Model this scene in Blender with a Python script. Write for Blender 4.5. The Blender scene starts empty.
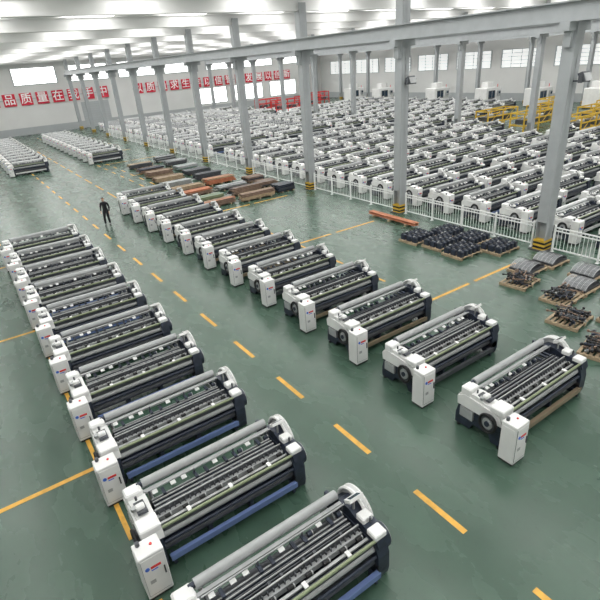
import bpy, bmesh, math, random
from mathutils import Vector, Matrix
random.seed(7)
H=8.5
sc=bpy.context.scene
try:
    sc.view_settings.view_transform='Standard'
except Exception: pass

# ------------------------------------------------------------ materials
def mat(name,col,rough=.5,metal=0.,emit=None,es=1.,noise=0.,nscale=4.,bump=0.,spec=None):
    m=bpy.data.materials.new(name); m.use_nodes=True
    nt=m.node_tree; b=nt.nodes['Principled BSDF']
    b.inputs['Base Color'].default_value=(*col,1); b.inputs['Roughness'].default_value=rough
    b.inputs['Metallic'].default_value=metal
    if spec is not None: b.inputs['Specular IOR Level'].default_value=spec
    if emit:
        b.inputs['Emission Color'].default_value=(*emit,1); b.inputs['Emission Strength'].default_value=es
    if noise>0 or bump>0:
        tc=nt.nodes.new('ShaderNodeTexCoord'); n=nt.nodes.new('ShaderNodeTexNoise')
        n.inputs['Scale'].default_value=nscale; n.inputs['Detail'].default_value=5
        nt.links.new(tc.outputs['Object'],n.inputs['Vector'])
        if noise>0:
            r=nt.nodes.new('ShaderNodeValToRGB')
            r.color_ramp.elements[0].position=.3; r.color_ramp.elements[1].position=.7
            r.color_ramp.elements[0].color=(*[c*(1-noise) for c in col],1)
            r.color_ramp.elements[1].color=(*[min(1,c*(1+noise)) for c in col],1)
            nt.links.new(n.outputs['Fac'],r.inputs['Fac']); nt.links.new(r.outputs['Color'],b.inputs['Base Color'])
        if bump>0:
            bp=nt.nodes.new('ShaderNodeBump'); bp.inputs['Strength'].default_value=bump
            nt.links.new(n.outputs['Fac'],bp.inputs['Height']); nt.links.new(bp.outputs['Normal'],b.inputs['Normal'])
    return m
M={}
M['white']=mat('loom_white_paint',(.76,.76,.75),.4,noise=.05,nscale=3)
M['offwhite']=mat('loom_pale_cover',(.60,.61,.61),.45,noise=.06,nscale=3)
M['midgrey']=mat('loom_mid_grey',(.25,.26,.27),.5,noise=.15,nscale=6)
M['dark']=mat('loom_navy_metal',(.024,.032,.052),.45,.1,noise=.3,nscale=8)
M['black']=mat('black_rubber',(.013,.013,.014),.6)
M['steel']=mat('brushed_steel',(.38,.39,.39),.40,.5,noise=.15,nscale=10)
M['lgrey']=mat('roller_light_grey',(.37,.38,.385),.45,.1,noise=.08,nscale=6)
M['dgrey']=mat('cast_iron_grey',(.075,.08,.09),.5,.2,noise=.2,nscale=8)
M['olive']=mat('olive_tube',(.24,.28,.17),.4,.2)
M['blue']=mat('blue_plank',(.14,.20,.40),.45)
M['bronze']=mat('bronze_plank',(.28,.22,.15),.45,.3)
M['screen']=mat('control_screen',(.03,.05,.08),.15)
M['red']=mat('red_label',(.65,.03,.03),.5)
M['lblue']=mat('blue_label',(.05,.15,.6),.5)
M['yellow']=mat('yellow_steel',(.62,.40,.04),.5,noise=.08)
M['yline']=mat('yellow_floor_paint',(.70,.38,.06),.55,noise=.2,nscale=5)
M['column']=mat('column_grey_paint',(.36,.38,.39),.5,noise=.06,nscale=2)
M['wall']=mat('wall_white',(.68,.68,.67),.7,noise=.04,nscale=.3)
M['wallgrey']=mat('wall_dado_grey',(.40,.42,.43),.7,noise=.05,nscale=.5)
M['ceil']=mat('roof_sheet_white',(.78,.78,.77),.6,noise=.03,nscale=.5)
M['sky']=mat('skylight_translucent',(.85,.85,.85),.6,emit=(1.,.99,.97),es=3.7)
M['glass']=mat('daylit_frosted_glass',(.75,.8,.8),.4,emit=(1.,1.,.98),es=2.8)
M['glassr']=mat('daylit_louvre_glass',(.7,.75,.75),.4,emit=(1.,.99,.97),es=.6)
M['frame']=mat('window_frame_grey',(.45,.48,.5),.5)
M['banner']=mat('banner_red',(.62,.02,.05),.6)
M['letter']=mat('banner_letter_white',(.85,.85,.85),.6,emit=(1,1,1),es=.05)
M['fence']=mat('fence_white_paint',(.80,.81,.80),.4)
M['wood']=mat('pallet_wood',(.38,.29,.19),.8,noise=.25,nscale=6)
M['rust']=mat('rust_orange_primer',(.44,.17,.09),.7,noise=.25,nscale=5)
M['brown']=mat('brown_primer',(.22,.15,.11),.7,noise=.25,nscale=5)
M['teal']=mat('teal_film',(.12,.20,.17),.5)
M['skin']=mat('skin',(.55,.33,.23),.55)
M['hair']=mat('hair_black',(.01,.009,.008),.5)
M['cloth']=mat('dark_workwear',(.012,.012,.016),.8,noise=.2,nscale=10)
M['shoe']=mat('shoe_black',(.01,.01,.01),.4)
M['eye']=mat('eye_dark',(.02,.015,.01),.2)

def floor_mat():
    m=bpy.data.materials.new('green_epoxy_floor'); m.use_nodes=True
    nt=m.node_tree; b=nt.nodes['Principled BSDF']; L=nt.links
    tc=nt.nodes.new('ShaderNodeTexCoord')
    n=nt.nodes.new('ShaderNodeTexNoise'); n.inputs['Scale'].default_value=.25; n.inputs['Detail'].default_value=8
    L.new(tc.outputs['Object'],n.inputs['Vector'])
    r=nt.nodes.new('ShaderNodeValToRGB')
    r.color_ramp.elements[0].position=.3; r.color_ramp.elements[0].color=(.043,.086,.060,1)
    r.color_ramp.elements[1].position=.72; r.color_ramp.elements[1].color=(.064,.114,.082,1)
    L.new(n.outputs['Fac'],r.inputs['Fac'])
    n2=nt.nodes.new('ShaderNodeTexNoise'); n2.inputs['Scale'].default_value=1.6; n2.inputs['Detail'].default_value=10
    mp=nt.nodes.new('ShaderNodeMapping'); mp.inputs['Scale'].default_value=(1,.45,1)
    L.new(tc.outputs['Object'],mp.inputs['Vector']); L.new(mp.outputs['Vector'],n2.inputs['Vector'])
    mx=nt.nodes.new('ShaderNodeMixRGB'); mx.blend_type='OVERLAY'; mx.inputs['Fac'].default_value=.3
    L.new(r.outputs['Color'],mx.inputs['Color1']); L.new(n2.outputs['Fac'],mx.inputs['Color2'])
    n3=nt.nodes.new('ShaderNodeTexNoise'); n3.inputs['Scale'].default_value=5; n3.inputs['Detail'].default_value=12; n3.inputs['Roughness'].default_value=.7
    L.new(tc.outputs['Object'],n3.inputs['Vector'])
    r3=nt.nodes.new('ShaderNodeValToRGB'); r3.color_ramp.elements[0].position=.58; r3.color_ramp.elements[1].position=.72
    r3.color_ramp.elements[0].color=(0,0,0,1); r3.color_ramp.elements[1].color=(.5,.5,.5,1)
    L.new(n3.outputs['Fac'],r3.inputs['Fac'])
    mx2=nt.nodes.new('ShaderNodeMixRGB'); mx2.inputs['Color2'].default_value=(.025,.038,.03,1)
    L.new(r3.outputs['Color'],mx2.inputs['Fac']); L.new(mx.outputs['Color'],mx2.inputs['Color1'])
    L.new(mx2.outputs['Color'],b.inputs['Base Color'])
    mr=nt.nodes.new('ShaderNodeMapRange'); mr.inputs['To Min'].default_value=.20; mr.inputs['To Max'].default_value=.34
    L.new(n2.outputs['Fac'],mr.inputs['Value']); L.new(mr.outputs['Result'],b.inputs['Roughness'])
    b.inputs['Specular IOR Level'].default_value=.55
    return m
M['floor']=floor_mat()

# ------------------------------------------------------------ mesh builder
class MB:
    def __init__(s): s.v=[];s.f=[];s.m=[];s.s=[];s.mats=[]
    def mi(s,k):
        if k not in s.mats: s.mats.append(k)
        return s.mats.index(k)
    def add(s,vs,fs,k,smooth=False):
        o=len(s.v); s.v+= [tuple(v) for v in vs]; i=s.mi(k)
        for f in fs:
            s.f.append([a+o for a in f]); s.m.append(i); s.s.append(smooth)
    def box(s,x0,x1,y0,y1,z0,z1,k,rot=None,c=0.0):
        if c>0:
            pr=[(x0+c,y0),(x1-c,y0),(x1,y0+c),(x1,y1-c),(x1-c,y1),(x0+c,y1),(x0,y1-c),(x0,y0+c)]
            ins=[(x0+2*c,y0+c),(x1-2*c,y0+c),(x1-c,y0+2*c),(x1-c,y1-2*c),(x1-2*c,y1-c),(x0+2*c,y1-c),(x0+c,y1-2*c),(x0+c,y0+2*c)]
            vs=[(x,y,z0) for x,y in pr]+[(x,y,z1-c) for x,y in pr]+[(x,y,z1) for x,y in ins]
            fs=[list(range(7,-1,-1)),list(range(16,24))]
            for i in range(8):
                j=(i+1)%8; fs+=[[i,j,8+j,8+i],[8+i,8+j,16+j,16+i]]
        else:
            vs=[(x0,y0,z0),(x1,y0,z0),(x1,y1,z0),(x0,y1,z0),(x0,y0,z1),(x1,y0,z1),(x1,y1,z1),(x0,y1,z1)]
            fs=[[0,3,2,1],[4,5,6,7],[0,1,5,4],[1,2,6,5],[2,3,7,6],[3,0,4,7]]
        if rot is not None:
            cc=Vector(((x0+x1)/2,(y0+y1)/2,(z0+z1)/2)); vs=[rot@(Vector(v)-cc)+cc for v in vs]
        s.add(vs,fs,k)
    def cyl(s,p0,p1,r,k,n=12,r1=None,cap=True):
        p0=Vector(p0);p1=Vector(p1); d=(p1-p0).normalized()
        a=d.orthogonal().normalized(); b=d.cross(a); r1=r if r1 is None else r1
        vs=[]
        for i in range(n):
            t=2*math.pi*i/n; e=a*math.cos(t)+b*math.sin(t); vs.append(p0+e*r)
        for i in range(n):
            t=2*math.pi*i/n; e=a*math.cos(t)+b*math.sin(t); vs.append(p1+e*r1)
        s.add(vs,[[i,(i+1)%n,n+(i+1)%n,n+i] for i in range(n)],k,n>=8)
        if cap: s.add(vs,[list(range(n-1,-1,-1)),list(range(n,2*n))],k)
    def prism(s,prof,x0,x1,k):
        n=len(prof); vs=[(x0,y,z) for y,z in prof]+[(x1,y,z) for y,z in prof]
        fs=[list(range(n)),list(range(2*n-1,n-1,-1))]+[[i,n+i,n+(i+1)%n,(i+1)%n] for i in range(n)]
        s.add(vs,fs,k)
    def ring(s,c,R,r,axis,k,n=20,m=6):
        axis=Vector(axis).normalized(); a=axis.orthogonal().normalized(); b=axis.cross(a); vs=[];fs=[]
        c=Vector(c)
        for i in range(n):
            t=2*math.pi*i/n; e=a*math.cos(t)+b*math.sin(t)
            for j in range(m):
                u=2*math.pi*j/m; vs.append(c+e*(R+r*math.cos(u))+axis*r*math.sin(u))
        for i in range(n):
            for j in range(m):
                fs.append([i*m+j,((i+1)%n)*m+j,((i+1)%n)*m+(j+1)%m,i*m+(j+1)%m])
        s.add(vs,fs,k,True)
    def mesh(s,name):
        me=bpy.data.meshes.new(name); me.from_pydata(s.v,[],s.f)
        for k in s.mats: me.materials.append(M[k])
        me.polygons.foreach_set('material_index',s.m); me.polygons.foreach_set('use_smooth',s.s)
        me.update()
        bm=bmesh.new(); bm.from_mesh(me); bmesh.ops.recalc_face_normals(bm,faces=bm.faces); bm.to_mesh(me); bm.free()
        return me
    def obj(s,name,loc=(0,0,0),rz=0):
        return place(s.mesh(name),name,loc,rz)
def place(me,name,loc=(0,0,0),rz=0,parent=None):
    o=bpy.data.objects.new(name,me); o.location=loc; o.rotation_euler=(0,0,rz)
    sc.collection.objects.link(o)
    if parent: o.parent=parent
    return o

# ------------------------------------------------------------ loom
def loom_mesh(name,plank,variant=0,hall=False):
    b=MB(); rnd=random.Random(3+variant)
    # cabinet
    b.box(.02,.44,.02,.36,.0,.07,'black')
    b.box(0,.46,0,.38,.07,1.10,'white',c=.015)
    b.box(.03,.43,-.008,0,.14,1.03,'white')
    b.box(.38,.405,-.03,-.006,.52,.70,'dgrey')
    b.box(.024,.028,-.01,0,.14,1.03,'dgrey'); b.box(.024,.43,-.01,0,.138,.142,'dgrey')
    b.box(-.008,0,.05,.33,.2,1.0,'white')
    b.cyl((.11,-.008,.80),(.11,-.018,.80),.04,'lblue',12)
    b.box(.17,.35,-.016,-.006,.77,.82,'red'); b.box(.17,.29,-.016,-.006,.72,.74,'lblue')
    b.box(.1,.2,-.014,-.006,.42,.50,'lgrey')
    b.cyl((.1,.3,1.09),(.1,.3,1.18),.04,'dgrey',10); b.cyl((.3,.2,1.09),(.3,.2,1.12),.025,'red',10)
    n0=len(b.v)
    # side frames: navy chassis with an open arch, white upper covers
    low=[(.46,.04),(.80,.04),(.90,.22),(1.40,.22),(1.5,.04),(1.98,.04),(1.98,.34),(1.9,.62),(1.85,.86),(.5,.86),(.42,.6),(.42,.2)]
    up=[(.44,.80),(1.9,.80),(1.93,.90),(1.7,1.06),(1.35,1.10),(1.1,1.02),(.75,1.04),(.5,.97)]
    b.prism(low,.08,.34,'dark'); b.prism(low,3.10,3.34,'dark')
    b.prism(up,.07,.38,'white'); b.prism(up,3.12,3.38,'dark')
    b.prism([(.5,.66),(1.9,.66),(1.92,.88),(1.7,1.0),(.6,.92)],.03,.07,'white')
    # left housings
    b.box(.0,.38,.48,.88,.98,1.12,'white',c=.02); b.box(.04,.36,1.52,1.84,.98,1.20,'white',c=.03)
    b.box(.12,.30,1.0,1.36,1.06,1.12,'dgrey'); b.box(.12,.28,1.08,1.22,1.08,1.20,'white',c=.02)
    b.box(.02,.08,1.38,1.80,.36,.62,'lgrey'); b.cyl((.1,1.2,1.08),(.1,1.2,1.15),.06,'steel',12)
    # big pulley wheel left
    b.ring((-.05,.86,.64),.24,.035,(1,0,0),'black',24)
    b.cyl((-.03,.86,.64),(.08,.86,.64),.22,'dgrey',24); b.cyl((-.06,.86,.64),(-.03,.86,.64),.15,'lgrey',20)
    b.cyl((-.09,.86,.64),(-.06,.86,.64),.07,'dark',14)
    # right end: curved rapier-wheel guard, gear covers, flanges
    arc=[]
    for i in range(17):
        t=math.pi*(-.02+i/16*1.0); arc.append((1.50+.50*math.cos(t),.76+.50*math.sin(t)))
    b.prism(arc,3.36,3.40,'offwhite')
    for i in range(16):
        (ya,za),(yb,zb)=arc[i],arc[i+1]
        b.cyl((3.32,ya,za),(3.32,yb,zb),.035,'white',6); b.cyl((3.42,ya,za),(3.42,yb,zb),.03,'white',6)
    b.cyl((3.38,1.5,.80),(3.48,1.5,.80),.16,'dark',16); b.cyl((3.47,1.5,.80),(3.51,1.5,.80),.07,'steel',12)
    b.cyl((3.34,.74,.72),(3.44,.74,.72),.25,'dark',22); b.ring((3.44,.74,.72),.23,.018,(1,0,0),'steel',22)
    b.cyl((3.43,.74,.72),(3.50,.74,.72),.09,'steel',14)
    b.box(3.13,3.35,.90,1.14,1.02,1.14,'white',c=.02); b.box(3.10,3.35,.50,.78,.97,1.07,'white',c=.02)
    b.cyl((3.2,.42,.35),(3.2,.7,.35),.12,'black',14)
    # control terminal on post
    b.cyl((3.2,1.30,1.05),(3.2,1.30,1.36),.025,'steel',8)
    R=Matrix.Rotation(math.radians(-32),3,'X')
    b.box(3.06,3.36,1.2,1.40,1.31,1.38,'white',rot=R); b.box(3.10,3.32,1.23,1.37,1.375,1.387,'screen',rot=R)
    for x in (.1,.3,3.12,3.32):
        for y in (.55,1.85): b.cyl((x,y,0),(x,y,.05),.06,'black',10)
    # rear back-rest roller + whip + warp beam
    b.cyl((.40,1.76,1.15),(3.10,1.76,1.15),.10,'offwhite' if hall else 'lgrey',18)
    b.cyl((.30,1.76,1.15),(.40,1.76,1.15),.06,'dark',12)
    b.cyl((.3,1.93,.98),(3.12,1.93,.98),.045,'steel',10)
    b.box(.36,3.1,1.54,1.62,1.04,1.10,'offwhite' if hall else 'lgrey'); b.box(.36,3.1,1.61,1.645,1.00,1.05,'dark')
    b.cyl((.36,1.68,.55),(3.08,1.68,.55),.13,'dgrey',14)
    for x in (.5,2.92):
        b.cyl((x-.02,1.68,.55),(x+.02,1.68,.55),.36,'steel',26); b.ring((x,1.68,.55),.36,.018,(1,0,0),'lgrey',26)
    # heald frame block
    for i in range(7):
        y=1.10+i*.05; h=[.0,.03,.01,.05,.02,.04,.0][(i+variant)%7]
        b.box(.45,3.0,y,y+.022,.45,.92+h,'dark'); b.box(.44,3.01,y-.002,y+.02,.92+h,.95+h,('dgrey','lgrey','dgrey','steel')[i%4])
    # hardware over the healds (irregular)
    x=.50
    while x<2.95:
        q=rnd.random()
        if q<.45:
            R=Matrix.Rotation(math.radians(rnd.uniform(8,24)),3,'X')
            b.box(x,x+.10,1.41,1.53,1.05,1.07,'white',rot=R)
        elif q<.7:
            b.box(x,x+.05,1.02,1.08,.88,1.02,'dgrey'); b.box(x,x+.06,1.30,1.5,1.0,1.04,'dark')
        else:
            b.cyl((x,1.45,.99),(x+.08,1.45,.99),.055,'dark',10); b.cyl((x+.08,1.45,.99),(x+.095,1.45,.99),.06,'steel',10)
        x+=rnd.uniform(.12,.24)
    b.cyl((.4,1.47,1.13),(3.1,1.47,1.13),.018,'steel',8)
    for x in (.45,1.35,2.2,3.05): b.box(x-.012,x+.012,1.45,1.49,1.0,1.14,'dgrey')
    # sley & reed
    b.box(.4,3.08,.88,.97,.78,.90,'offwhite' if hall else 'lgrey'); b.box(.4,3.08,.98,1.0,.88,1.01,'dgrey')
    b.box(.4,3.08,.975,1.005,1.0,1.025,'steel')
    for i in range(27):
        x=.45+i*.1; b.box(x,x+.02,.92,.972,.90,.97,'dgrey')
    b.box(.4,3.08,.69,.75,.86,.90,'steel')
    for i in range(8):
        x=.52+i*.34; b.cyl((x,.80,.92),(x+.10,.80,.92),.04,'black',10); b.cyl((x+.10,.80,.92),(x+.12,.80,.92),.045,'lgrey',10)
    for x in (.9,1.75,2.6): b.box(x,x+.07,.60,.74,.90,.94,'white')
    # breast beam
    b.cyl((.36,.54,.95),(3.12,.54,.95),.034,'olive',12)
    b.box(.40,3.08,.57,.63,.80,.90,'dgrey')
    b.cyl((.36,.60,.72),(3.1,.60,.72),.07,'lgrey',12); b.cyl((.36,.50,.60),(3.1,.50,.60),.04,'dark',10)
    b.cyl((.36,.60,.42),(3.1,.60,.42),.08,'dgrey',14)
    b.box(.38,3.1,.36,.48,.24,.28,plank); b.box(.38,3.1,.35,.37,.19,.32,plank)
    for x in (.42,3.0): b.box(x,x+.05,.38,.6,.05,.24,'dark')
    b.box(.36,3.1,1.0,1.18,.10,.34,'dark'); b.box(.36,3.1,1.86,1.95,.12,.25,'dark'); b.box(.36,3.1,.72,.8,.30,.55,'dark')
    b.cyl((2.6,1.3,.28),(2.95,1.3,.28),.13,'dgrey',14)
    for x in (1.2,2.1): b.box(x,x+.08,.6,1.2,.06,.45,'dark')
    for (x,y) in ((.2,1.44),(3.25,.86)):
        b.cyl((x,y,1.05),(x,y,1.18),.022,'dgrey',8)
    b.box(2.98,3.06,1.78,1.98,.80,1.16,'dark',c=.01)
    b.v[n0:]=[(x*1.06+.20,y*.88+.06,z) for x,y,z in b.v[n0:]]
    return b.mesh(name)
loomB=loom_mesh('power_loom_blue','blue'); loomZ=loom_mesh('power_loom_bronze','bronze',1); loomC=loom_mesh('power_loom_dark','dgrey',2)
loomH=loom_mesh('power_loom_pale','offwhite',3,True)
def loom(X,Y,me): return place(me,'power_loom',(X*H,Y*H,0))
for k in range(12): loom(.950+.0025*random.uniform(-1,1),.512+.31*k,(loomZ,loomC)[k%3==1])
for k in range(10): loom(.050+.0025*random.uniform(-1,1),.443+.308*k,loomB)
for k in range(12): loom(.46,6.75+.3*k,loomH)
for k in range(12): loom(1.36,6.72+.3*k,loomH)
for ci,X in enumerate((2.58,3.10,3.64,4.17,4.70)):
    Y=.95+(.1*ci%.2)
    while Y<11.2:
        if not (5.35<Y<5.7): loom(X+random.uniform(-.01,.01),Y+random.uniform(-.01,.01),random.choice((loomB,loomH,loomH,loomC)))
        Y+=.285
for X,Ya,Yb in ((5.22,1.6,11.),(5.85,4.6,8.8),(6.4,4.9,8.8),(7.0,5.0,8.8),(7.6,5.2,9.0)):
    Y=Ya
    while Y<Yb:
        if not any(abs(X*H+2-47.6)<3 and -0.6<cy-Y*H<2.8 for cy in [1.335*H+8.93*k for k in range(-1,11)]):
            loom(X,Y,random.choice((loomH,loomH,loomB)))
        Y+=.31

# ------------------------------------------------------------ room shell
X0,X1,Y0,Y1,ZT=-8.2,77.5,-9.,103.,12.3
b=MB(); b.box(X0-.3,X1+.3,Y0-.3,Y1+.3,-.3,0,'floor'); b.obj('floor')
b=MB()
b.box(X0-.3,X1+.3,Y0-.3,Y1+.3,ZT,ZT+.2,'ceil')
y=Y0+1
while y<Y1:
    b.box(X0,X1,y,y+.12,ZT-.22,ZT,'ceil'); y+=1.5
b.obj('ceiling')
b=MB()
xs=[-5.+6.75*i for i in range(12)]
for x in xs:
    yy=Y0+1
    while yy<Y1-8:
        b.box(x,x+3.0,yy,yy+8.0,ZT-.28,ZT-.25,'sky'); yy+=8.92
b.obj('skylight')
b=MB(); b.box(X0-.3,X1+.3,Y1,Y1+.3,0,ZT,'wall'); b.box(X0,X1,Y1-.04,Y1,0,1.2,'wallgrey'); b.obj('wall_far')
b=MB(); b.box(X1,X1+.3,Y0,Y1,0,ZT,'wall'); b.box(X1-.04,X1,Y0,Y1-.05,0,1.2,'wallgrey'); b.obj('wall_right')
b=MB(); b.box(X0-.3,X0,Y0,Y1,0,ZT,'wall'); b.obj('wall_left')
b=MB(); b.box(X0-.3,X1+.3,Y0-.3,Y0,0,ZT,'wall'); b.obj('wall_near')
wn=1
def window_far(xa,xb,za,zb):
    global wn
    b=MB(); y=Y1-.06
    b.box(xa,xb,y,y+.03,za,zb,'glass')
    for x in (xa,xb): b.box(x-.08,x+.08,y-.06,y+.04,za-.08,zb+.08,'frame')
    for z in (za,zb,(za+zb)/2): b.box(xa,xb,y-.06,y+.04,z-.05,z+.05,'frame')
    n=int((xb-xa)/1.5)
    for i in range(1,n): x=xa+(xb-xa)*i/n; b.box(x-.04,x+.04,y-.05,y+.04,za,zb,'frame')
    b.obj('window_%d'%wn); wn+=1
def window_right(ya,yb,za,zb):
    global wn
    b=MB(); x=X1-.03
    b.box(x,x+.025,ya,yb,za,zb,'glassr')
    for y in (ya,yb): b.box(x-.06,x+.04,y-.08,y+.08,za-.08,zb+.08,'frame')
    m=int((zb-za)/.45)
    for j in range(m+1): z=za+(zb-za)*j/m; b.box(x-.06,x+.04,ya,yb,z-.04,z+.04,'frame')
    n=int((yb-ya)/1.5)
    for i in range(1,n): y=ya+(yb-ya)*i/n; b.box(x-.05,x+.04,y-.04,y+.04,za,zb,'frame')
    b.obj('window_%d'%wn); wn+=1
xx=12
while xx<75:
    window_far(xx,xx+7,8.0,10.6); xx+=9
for xa in (45,54,63): window_far(xa,xa+7,1.6,4.6)
yy=2
while yy<98:
    window_right(yy,yy+7,5.0,7.6); yy+=9
b=MB(); b.box(22,27,Y1-.09,Y1-.04,0,4.4,'wallgrey')
for i in range(11): b.box(22,27,Y1-.12,Y1-.08,.1+i*.4,.14+i*.4,'frame')
b.obj('door_1')

def column(X,Y):
    b=MB(); w=.27; t=.035
    b.box(-w,w,-.25,-.25+t,0,ZT-.6,'column'); b.box(-w,w,.25-t,.25,0,ZT-.6,'column'); b.box(-.02,.02,-.25,.25,0,ZT-.6,'column')
    b.box(-w,-w+.015,-.25,.25,1.3,ZT-1,'column'); b.box(w-.015,w,-.25,.25,1.3,ZT-1,'column')
    for z0,z1,k in ((.0,.1,'yellow'),(.1,.2,'black'),(.2,.3,'yellow'),(.3,.4,'black'),(.4,.5,'yellow')):
        b.box(-w-.02,w+.02,-.27,.27,z0,z1,k)
    b.box(-.42,.42,-.4,.4,0,.04,'dgrey')
    b.box(-.75,.75,-.2,.2,8.75,9.05,'column'); b.prism([(-.15,8.2),(.15,8.2),(.15,8.75),(-.15,8.75)],-.45,.45,'column')
    return b
colm=column(0,0).mesh('steel_column')
CY=[1.335*H+8.93*k for k in range(-1,11)]
for X in (-6.4,20.6,47.6,74.4):
    for y in CY:
        if y<Y1-1: place(colm,'steel_column',(X,y,0))
    b=MB()
    for sx in (-.55,.55):
        b.box(X+sx-.16,X+sx+.16,CY[0],CY[-1],9.05,9.08,'column'); b.box(X+sx-.02,X+sx+.02,CY[0],CY[-1],9.05,9.7,'column'); b.box(X+sx-.2,X+sx+.2,CY[0],CY[-1],9.68,9.73,'column')
    b.obj('crane_runway_beam')
for y in CY:
    if y>Y1-1: continue
    b=MB()
    b.box(X0,X1,y-.16,y+.16,ZT-1.05,ZT-1.0,'ceil'); b.box(X0,X1,y-.16,y+.16,ZT-.35,ZT-.3,'ceil'); b.box(X0,X1,y-.03,y+.03,ZT-1.05,ZT-.3,'ceil')
    b.obj('roof_beam')
def floodlight(x,y,z):   # switched-off floodlight on a bracket
    b=MB(); b.box(-.03,.03,-.35,0,-.03,.03,'dgrey'); b.box(-.3,-.27,-.5,-.33,-.05,.2,'dgrey'); b.box(.27,.3,-.5,-.33,-.05,.2,'dgrey'); b.box(-.3,.3,-.38,-.33,-.05,-.02,'dgrey')
    R=Matrix.Rotation(math.radians(-25),3,'X')
    b.box(-.26,.26,-.52,-.36,-.02,.34,'dgrey',rot=R,c=.02); b.box(-.22,.22,-.56,-.53,.0,.30,'lgrey',rot=R)
    for i in range(6): b.box(-.22+i*.08,-.2+i*.08,-.36,-.30,.0,.3,'dark',rot=R)
    return b.obj('floodlight',(x,y-.25,z))
floodlight(20.6,CY[1],7.0); floodlight(20.6,CY[2],7.0)

# floor markings
b=MB(); z0,z1=.001,.006
def dash(x0,x1,y0,y1): b.box(x0*H,x1*H,y0*H,y1*H,z0,z1,'yline')
for i in range(-1,30):
    y=.46+.325*i; dash(.690,.705,y,y+.155)
for i in range(0,34):
    y=.30+.325*i
    if i<13: dash(.062,.074,y-.02,y+.12)
    dash(1.42,1.433,y,y+.14)
    if i>3: dash(1.53,1.543,y,y+.14)
for i in range(-1,9):
    y=1.275+1.05*i
    dash(1.50,1.80,y+.03,y+.045); dash(1.84,2.16,y+.03,y+.045)
    dash(-.5,-.26,y-.05,y-.035); dash(-.22,.056,y-.05,y-.035)
for i in range(10): dash(1.08,1.093,4.6+.45*i,4.6+.45*i+.3)
b.obj('floor_marking')

def fence(X,ya,yb):
    b=MB(); n=max(1,round((yb-ya)/2.2)); L=(yb-ya)/n
    for i in range(n+1):
        y=ya+i*L; b.box(-.035,.035,y-.035,y+.035,0,1.2,'fence'); b.box(-.09,.09,y-.06,y+.06,0,.02,'fence')
        b.cyl((0,y,1.2),(0,y,1.26),.045,'fence',8,.01)
    for z in (.16,.98,1.12): b.box(-.02,.02,ya,yb,z-.025,z+.025,'fence')
    m=int((yb-ya)/.16)
    for i in range(1,m):
        y=ya+(yb-ya)*i/m; b.box(-.009,.009,y-.009,y+.009,.16,1.12,'fence')
    return b.obj('safety_fence',(X,0,0))
for k in range(0,9):
    fence(20.6,CY[k]+.5,CY[k+1]-.5)
# ------------------------------------------------------------ goods on floor
def pallet(b,L,W):
    for x in (-L/2+.05,0,L/2-.05): b.box(x-.05,x+.05,-W/2,W/2,0,.09,'wood')
    n=7
    for i in range(n):
        y=-W/2+.05+(W-.1)*i/(n-1); b.box(-L/2,L/2,y-.045,y+.045,.09,.115,'wood')
def parts_pallet(X,Y,rz,seed,kind=0,L=1.25,W=1.05):
    r=random.Random(seed); b=MB(); pallet(b,L,W)
    if kind==0:
        for i in range(60):
            a=r.choice((.2,.3,1.7,1.8))+r.uniform(-.3,.3); l=r.uniform(.14,.26); x=r.uniform(-L/2+.2,L/2-.2); y=r.uniform(-W/2+.2,W/2-.2); z=.16+r.random()*.24
            dx,dy=l*math.cos(a),l*math.sin(a); dz=r.uniform(-.03,.03)
            k=r.choice(('dark','dgrey','black','black','brown'))
            b.cyl((x-dx,y-dy,z-dz),(x+dx,y+dy,z+dz),.022,k,6); b.cyl((x+dx,y+dy,z-.03),(x+dx,y+dy,z+.03),.04,k,8); b.cyl((x-dx,y-dy,z-.03),(x-dx,y-dy,z+.03),.035,'steel' if i%5==0 else k,8)
        nm='casting_parts_pallet'
    elif kind==1:
        for i in range(16):
            y=-W/2+.1+i*(W-.2)/15
            vs=[];n=8
            for j in range(n+1):
                t=math.pi*j/n; vs+= [(-math.cos(t)*(L/2-.08),y,.12+.30*math.sin(t)+.02*r.random()),(-math.cos(t)*(L/2-.08),y+.045,.12+.30*math.sin(t))]
            b.add(vs,[[2*j,2*j+1,2*j+3,2*j+2] for j in range(n)],'midgrey' if i%3 else 'lgrey')
            b.box(-L/2+.08,L/2-.08,y,y+.04,.115,.2,'dgrey')
        nm='curved_plate_pallet'
    elif kind==2:
        for i in range(5):
            for j in range(3):
                x=-L/2+.16+i*(L-.32)/4; y=-W/2+.2+j*(W-.4)/2
                b.box(x-.08,x+.08,y-.14,y+.14,.115,.115+.26,'dark',c=.02); b.cyl((x,y,.37),(x,y,.41),.05,'dgrey',10); b.cyl((x,y-.15,.24),(x,y-.12,.24),.05,'dgrey',10)
                b.box(x-.05,x+.05,y+.05,y+.1,.37,.42,'steel' if (i+j)%3==0 else 'black')
        nm='gear_housing_pallet'
    return b.obj(nm,(X*H,Y*H,0),rz)
pp=[(2.26,1.83,0,2),(2.08,1.90,0,2),(2.10,1.74,0,2),(2.27,1.66,.0,2),(2.26,1.48,.0,2),(2.08,1.58,.0,2),
    (1.965,1.16,.1,0),(2.115,1.22,0,1),(2.275,1.20,.0,1),(1.79,.83,.1,0),(1.93,.70,.0,1),(2.10,.95,.0,1),(2.26,1.0,.0,1),(2.12,.78,0,1),(1.945,.95,.05,0),(1.66,.64,.2,0)]
for i,(x,y,a,k) in enumerate(pp): parts_pallet(x,y,a,i,k,L=1.45 if k==2 else 1.25,W=1.15 if k==2 else 1.05)
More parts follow.
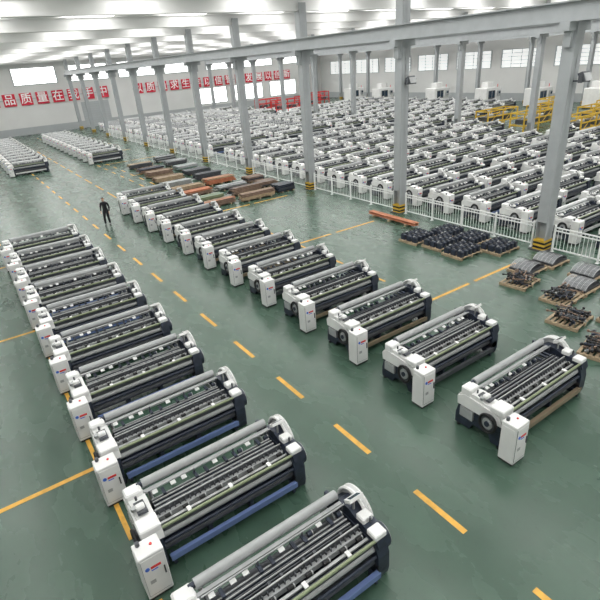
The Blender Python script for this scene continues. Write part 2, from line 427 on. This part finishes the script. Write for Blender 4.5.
def bar_stack(X,Y,L,W,nz,cols,rz=0,name='steel_bar_stack',s=.1,seed=0):
    r=random.Random(seed+int(X*100)+int(Y*37)); b=MB()
    for x in (-L*.35,0,L*.35): b.box(x-.05,x+.05,-W/2,W/2,0,.1,'wood')
    n=int(W/(s*1.15))
    for j in range(nz):
        for i in range(n-j):
            y=-W/2+s*.6+(i+j*.5)*s*1.15; e=r.uniform(-.12,.12)
            k=r.choice(cols)
            z=.1+j*s
            b.box(-L/2+e,L/2+e,y-s/2,y+s/2,z,z+s*.2,k); b.box(-L/2+e,L/2+e,y-s*.1,y+s*.1,z+.2*s,z+s*.8,k); b.box(-L/2+e,L/2+e,y-s/2,y+s/2,z+s*.8,z+s*.98,k)
    return b.obj(name,(X*H,Y*H,0),rz)
bar_stack(2.24,2.28,3.6,.5,1,['rust'],math.pi/2,'primed_beam_stack',.16)
for (X,Y,L,W,nz,cols,nm) in [
    (1.60,3.60,2.6,1.0,3,['brown','wood','rust'],'primed_beam_stack'),(1.95,3.55,2.6,1.0,4,['brown','wood'],'primed_beam_stack'),
    (1.62,3.84,2.6,1.0,2,['teal','olive'],'green_profile_stack'),(1.98,3.80,2.4,1.0,4,['dgrey','brown'],'steel_bar_stack'),
    (2.24,3.60,1.4,1.4,4,['dark','dgrey'],'steel_bar_stack'),(2.24,3.88,1.4,1.3,3,['brown','dgrey'],'steel_bar_stack'),
    (1.62,4.08,2.6,1.1,3,['rust','brown'],'primed_beam_stack'),(1.98,4.06,2.4,1.1,2,['dgrey','steel'],'steel_bar_stack'),(2.26,4.15,1.4,1.3,3,['dark','brown'],'steel_bar_stack'),
    (1.66,4.32,2.4,1.1,3,['brown','wood'],'timber_stack'),(2.0,4.36,2.4,1.2,4,['rust','brown','wood'],'primed_beam_stack'),
    (1.66,4.60,2.4,1.1,3,['steel','lgrey'],'steel_bar_stack'),(2.02,4.66,2.2,1.2,4,['dgrey'],'steel_bar_stack'),
    (1.70,4.90,2.4,1.3,3,['brown','wood'],'timber_stack'),(2.05,5.0,2.2,1.4,3,['dgrey'],'steel_bar_stack'),
    (1.72,5.22,2.2,1.4,4,['wood','brown'],'timber_stack'),(2.08,5.35,2.0,1.4,3,['lgrey','teal'],'green_profile_stack'),
    (1.74,5.55,2.2,1.4,3,['dark','brown'],'steel_bar_stack'),(2.1,5.7,2.0,1.4,4,['lgrey','dgrey'],'steel_bar_stack'),
    (1.76,5.95,2.2,1.4,3,['wood','dgrey'],'timber_stack'),(2.12,6.1,2.0,1.4,4,['lgrey','dgrey'],'steel_bar_stack')]:
    bar_stack(X,Y,L,W,nz,cols,random.uniform(-.04,.04),nm)

def rack(X,Y,L,D,Ht,k,name):
    b=MB(); n=max(2,round(L/2.2))
    for i in range(n+1):
        x=L*i/n
        for y in (0,D): b.box(x-.06,x+.06,y-.06,y+.06,0,Ht,k)
        for z in (Ht*.35,Ht*.97): b.box(x-.05,x+.05,0,D,z-.06,z+.06,k)
    for z in (Ht*.35,Ht*.66,Ht*.97):
        for y in (0,D): b.box(0,L,y-.04,y+.04,z-.06,z+.06,k)
    for i in range(n):
        x=L*(i+.5)/n
        b.box(x-.7,x+.7,.15,D-.15,Ht*.35+.06,Ht*.35+.5,'dgrey'); b.cyl((x-.5,D/2,Ht*.35+.6),(x+.5,D/2,Ht*.35+.6),.18,'steel',10)
        b.cyl((x-.8,.0,Ht*.36),(x+.8,.0,Ht*.95),.03,k,6)
    return b.obj(name,(X*H,Y*H,0))
for (X,Y) in ((5.78,2.35),(6.55,2.6),(5.78,2.95),(6.6,3.25),(5.8,3.65),(6.6,3.95),(7.35,3.4),(7.4,4.3),(5.85,4.2),(7.4,2.8)):
    rack(X,Y,5.4,1.6,1.9,'yellow','yellow_assembly_rack')
for (X,Y) in ((5.8,9.3),(5.8,10.0),(6.6,9.6),(7.3,10.2)): rack(X,Y,5.,1.5,2.4,'red','red_assembly_rack')
def mcenter(X,Y,rz=0):
    b=MB(); b.box(0,3.6,0,2.2,.12,2.5,'white',c=.06); b.box(.1,3.5,.1,2.1,0,.12,'dark')
    b.box(.5,2.1,-.03,.02,.9,2.1,'dgrey'); b.box(.6,2.0,-.04,-.02,1.1,2.0,'screen'); b.box(1.28,1.32,-.08,-.02,1.0,2.05,'steel')
    b.box(2.6,3.2,-.25,.0,1.2,2.0,'lgrey',c=.02); b.box(2.68,3.12,-.27,-.24,1.55,1.9,'screen')
    b.box(1.0,2.4,.6,1.8,2.5,3.3,'white',c=.05); b.cyl((3.2,.4,2.5),(3.2,.4,2.9),.05,'red',8)
    return b.obj('machining_center',(X*H,Y*H,0),rz)
for (X,Y) in ((8.25,3.2),(8.25,4.0),(8.25,5.0),(8.25,6.0),(8.25,7.2),(8.25,8.8),(8.25,9.8)): mcenter(X,Y)

# ------------------------------------------------------------ banner
def banner(text,xa,xb,z,size):
    root=bpy.data.objects.new('wall_banner',None); sc.collection.objects.link(root); root.location=(xa,Y1-.2,z)
    n=len(text); p=(xb-xa)/n
    b=MB()
    for i in range(n):
        x=p*(i+.5); b.box(x-size/2,x+size/2,0,.08,-size/2,size/2,'banner')
    b.box(0,xb-xa,.08,.12,-.06,.06,'frame')
    pl=place(b.mesh('panel'),'panel'); pl.parent=root
    for i,ch in enumerate(text):
        cu=bpy.data.curves.new('character','FONT'); cu.body=ch; cu.size=size*.92; cu.align_x='CENTER'; cu.align_y='CENTER'; cu.extrude=.01; cu.offset=.015
        cu.materials.append(M['letter'])
        o=bpy.data.objects.new('character',cu); sc.collection.objects.link(o); o.parent=root
        o.location=(p*(i+.5),-.02,0); o.rotation_euler=(math.pi/2,0,0)
banner('精益求精产品质量在我手中',-.45*H,3.25*H,5.8,1.95)
banner('以质量求生存以信誉求发展以创新',3.75*H,8.1*H,5.8,1.8)

# ------------------------------------------------------------ person
def person(loc,rz):
    root=bpy.data.objects.new('factory_worker',None); sc.collection.objects.link(root); root.location=loc; root.rotation_euler=(0,0,rz)
    def skin(name,joints,edges,k,rootv=0,sub=2):
        me=bpy.data.meshes.new(name); me.from_pydata([j[0] for j in joints],edges,[])
        o=place(me,name,parent=root); me.materials.append(M[k])
        m=o.modifiers.new('Skin','SKIN'); m.use_smooth_shade=True
        for i,j in enumerate(joints):
            r=j[1]; me.skin_vertices[0].data[i].radius=(r if isinstance(r,tuple) else (r,r)); me.skin_vertices[0].data[i].use_root=(i==rootv)
        s=o.modifiers.new('Sub','SUBSURF'); s.levels=sub; s.render_levels=sub
        return o
    J=[((0,0,.95),(.16,.115)),((0,.0,1.12),(.15,.11)),((0,.0,1.30),(.18,.12)),((0,.01,1.43),(.14,.09)),((0,0,1.52),(.058,.058)),
       ((.20,.01,1.41),(.068,.068)),((.27,.03,1.14),(.056,.056)),((.25,-.09,.91),(.042,.042)),
       ((-.20,.01,1.41),(.068,.068)),((-.27,.02,1.14),(.056,.056)),((-.23,-.14,.95),(.042,.042)),
       ((.09,0,.88),(.105,.105)),((.11,-.04,.50),(.076,.078)),((.12,.02,.12),(.062,.066)),
       ((-.09,0,.88),(.105,.105)),((-.13,-.07,.50),(.076,.078)),((-.14,-.10,.12),(.062,.066))]
    E=[(0,1),(1,2),(2,3),(3,4),(3,5),(5,6),(6,7),(3,8),(8,9),(9,10),(0,11),(11,12),(12,13),(0,14),(14,15),(15,16)]
    skin('clothed_body',J,E,'cloth')
    skin('neck',[((0,.0,1.48),.05),((0,-.005,1.58),.05)],[(0,1)],'skin')
    for sx,w in ((1,Vector((.25,-.09,.91))),(-1,Vector((-.23,-.14,.95)))):
        J=[(w+Vector((0,0,.02)),.026),(w+Vector((0,-.01,-.05)),(.03,.018)),(w+Vector((0,-.015,-.09)),(.032,.016))]
        E=[(0,1),(1,2)]
        for i,l in enumerate((.07,.08,.075,.058)):
            y=-.03+.02*i; a=len(J)
            J+=[(w+Vector((0,y-.012,-.10)),.009),(w+Vector((-sx*.008,y-.014,-.10-l*.5)),.0085),(w+Vector((-sx*.028,y-.014,-.10-l*.95)),.007)]
            E+=[(2,a),(a,a+1),(a+1,a+2)]
        a=len(J); J+=[(w+Vector((-sx*.01,-.04,-.065)),.011),(w+Vector((-sx*.02,-.055,-.10)),.009)]; E+=[(1,a),(a,a+1)]
        skin('hand',J,E,'skin',1,1)
    for x,y in ((.12,.02),(-.14,-.10)):
        J=[((x,y+.05,.05),(.045,.045)),((x,y-.05,.045),(.045,.04)),((x,y-.17,.035),(.04,.03))]
        skin('shoe',J,[(0,1),(1,2)],'shoe')
    bm=bmesh.new(); bmesh.ops.create_uvsphere(bm,u_segments=24,v_segments=18,radius=1)
    for v in bm.verts:
        x,y,z=v.co
        s=1-.22*max(0,-z)**1.3
        v.co=Vector((x*.078*s,y*.098*(1-.1*max(0,-z)),z*.118))
        if y<-.8 and -.25<z<.1 and abs(x)<.2: v.co.y-=.02*(1-abs(x)/.2)
        if -.75<z<-.5 and y<-.3: v.co.y-=.008
        if y<-.7 and .02<z<.22 and .2<abs(x)<.5: v.co.y+=.007
    me=bpy.data.meshes.new('head'); bm.to_mesh(me); bm.free(); me.materials.append(M['skin'])
    for p in me.polygons: p.use_smooth=True
    h=place(me,'head',parent=root); h.location=(0,-.02,1.655)
    b=MB()
    for sx in (-1,1): b.cyl((sx*.03,-.086,.01),(sx*.03,-.094,.01),.011,'eye',10); b.box(sx*.03-.016,sx*.03+.016,-.096,-.088,.032,.038,'hair')
    b.box(-.024,.024,-.094,-.084,-.062,-.055,'red')
    f=place(b.mesh('face_features'),'face_features',parent=root); f.location=(0,-.02,1.655)
    b=MB()
    for sx in (-1,1): b.ring((sx*.08,0,-.005),.016,.008,(1,.2,0),'skin',12,6)
    f=place(b.mesh('ears'),'ears',parent=root); f.location=(0,-.02,1.655)
    bm=bmesh.new(); bmesh.ops.create_uvsphere(bm,u_segments=24,v_segments=18,radius=1)
    dl=[v for v in bm.verts if (v.co.z<.35 and v.co.y<-.2) or v.co.z<-.35]
    bmesh.ops.delete(bm,geom=dl,context='VERTS')
    for v in bm.verts: v.co=Vector((v.co.x*.086,v.co.y*.108+.004,v.co.z*.128))
    me=bpy.data.meshes.new('hair'); bm.to_mesh(me); bm.free(); me.materials.append(M['hair'])
    for p in me.polygons: p.use_smooth=True
    h=place(me,'hair',parent=root); h.location=(0,-.02,1.655)
person((.785*H,3.747*H,0),math.radians(-35))

# ------------------------------------------------------------ world + camera
w=bpy.data.worlds.new('World'); sc.world=w; w.use_nodes=True
w.node_tree.nodes['Background'].inputs[0].default_value=(.8,.9,1,1); w.node_tree.nodes['Background'].inputs[1].default_value=1.
f=490.
fwd=Vector((-80,-1000,-f)).normalized()
up=fwd
d1=Vector((-370,-210,f)); d1=(d1-up*d1.dot(up)).normalized()
d2=d1.cross(up).normalized()
if d2.x<0: d2=-d2
right=Vector((d2.x,d1.x,up.x)); cup=-Vector((d2.y,d1.y,up.y)); back=-Vector((d2.z,d1.z,up.z))
mt=Matrix((( right.x,cup.x,back.x,0),(right.y,cup.y,back.y,0),(right.z,cup.z,back.z,H),(0,0,0,1)))
cam=bpy.data.cameras.new('camera'); co=bpy.data.objects.new('camera',cam); sc.collection.objects.link(co)
co.matrix_world=mt; cam.sensor_width=36; cam.lens=f/600*36; cam.clip_end=500; cam.clip_start=.1
sc.camera=co
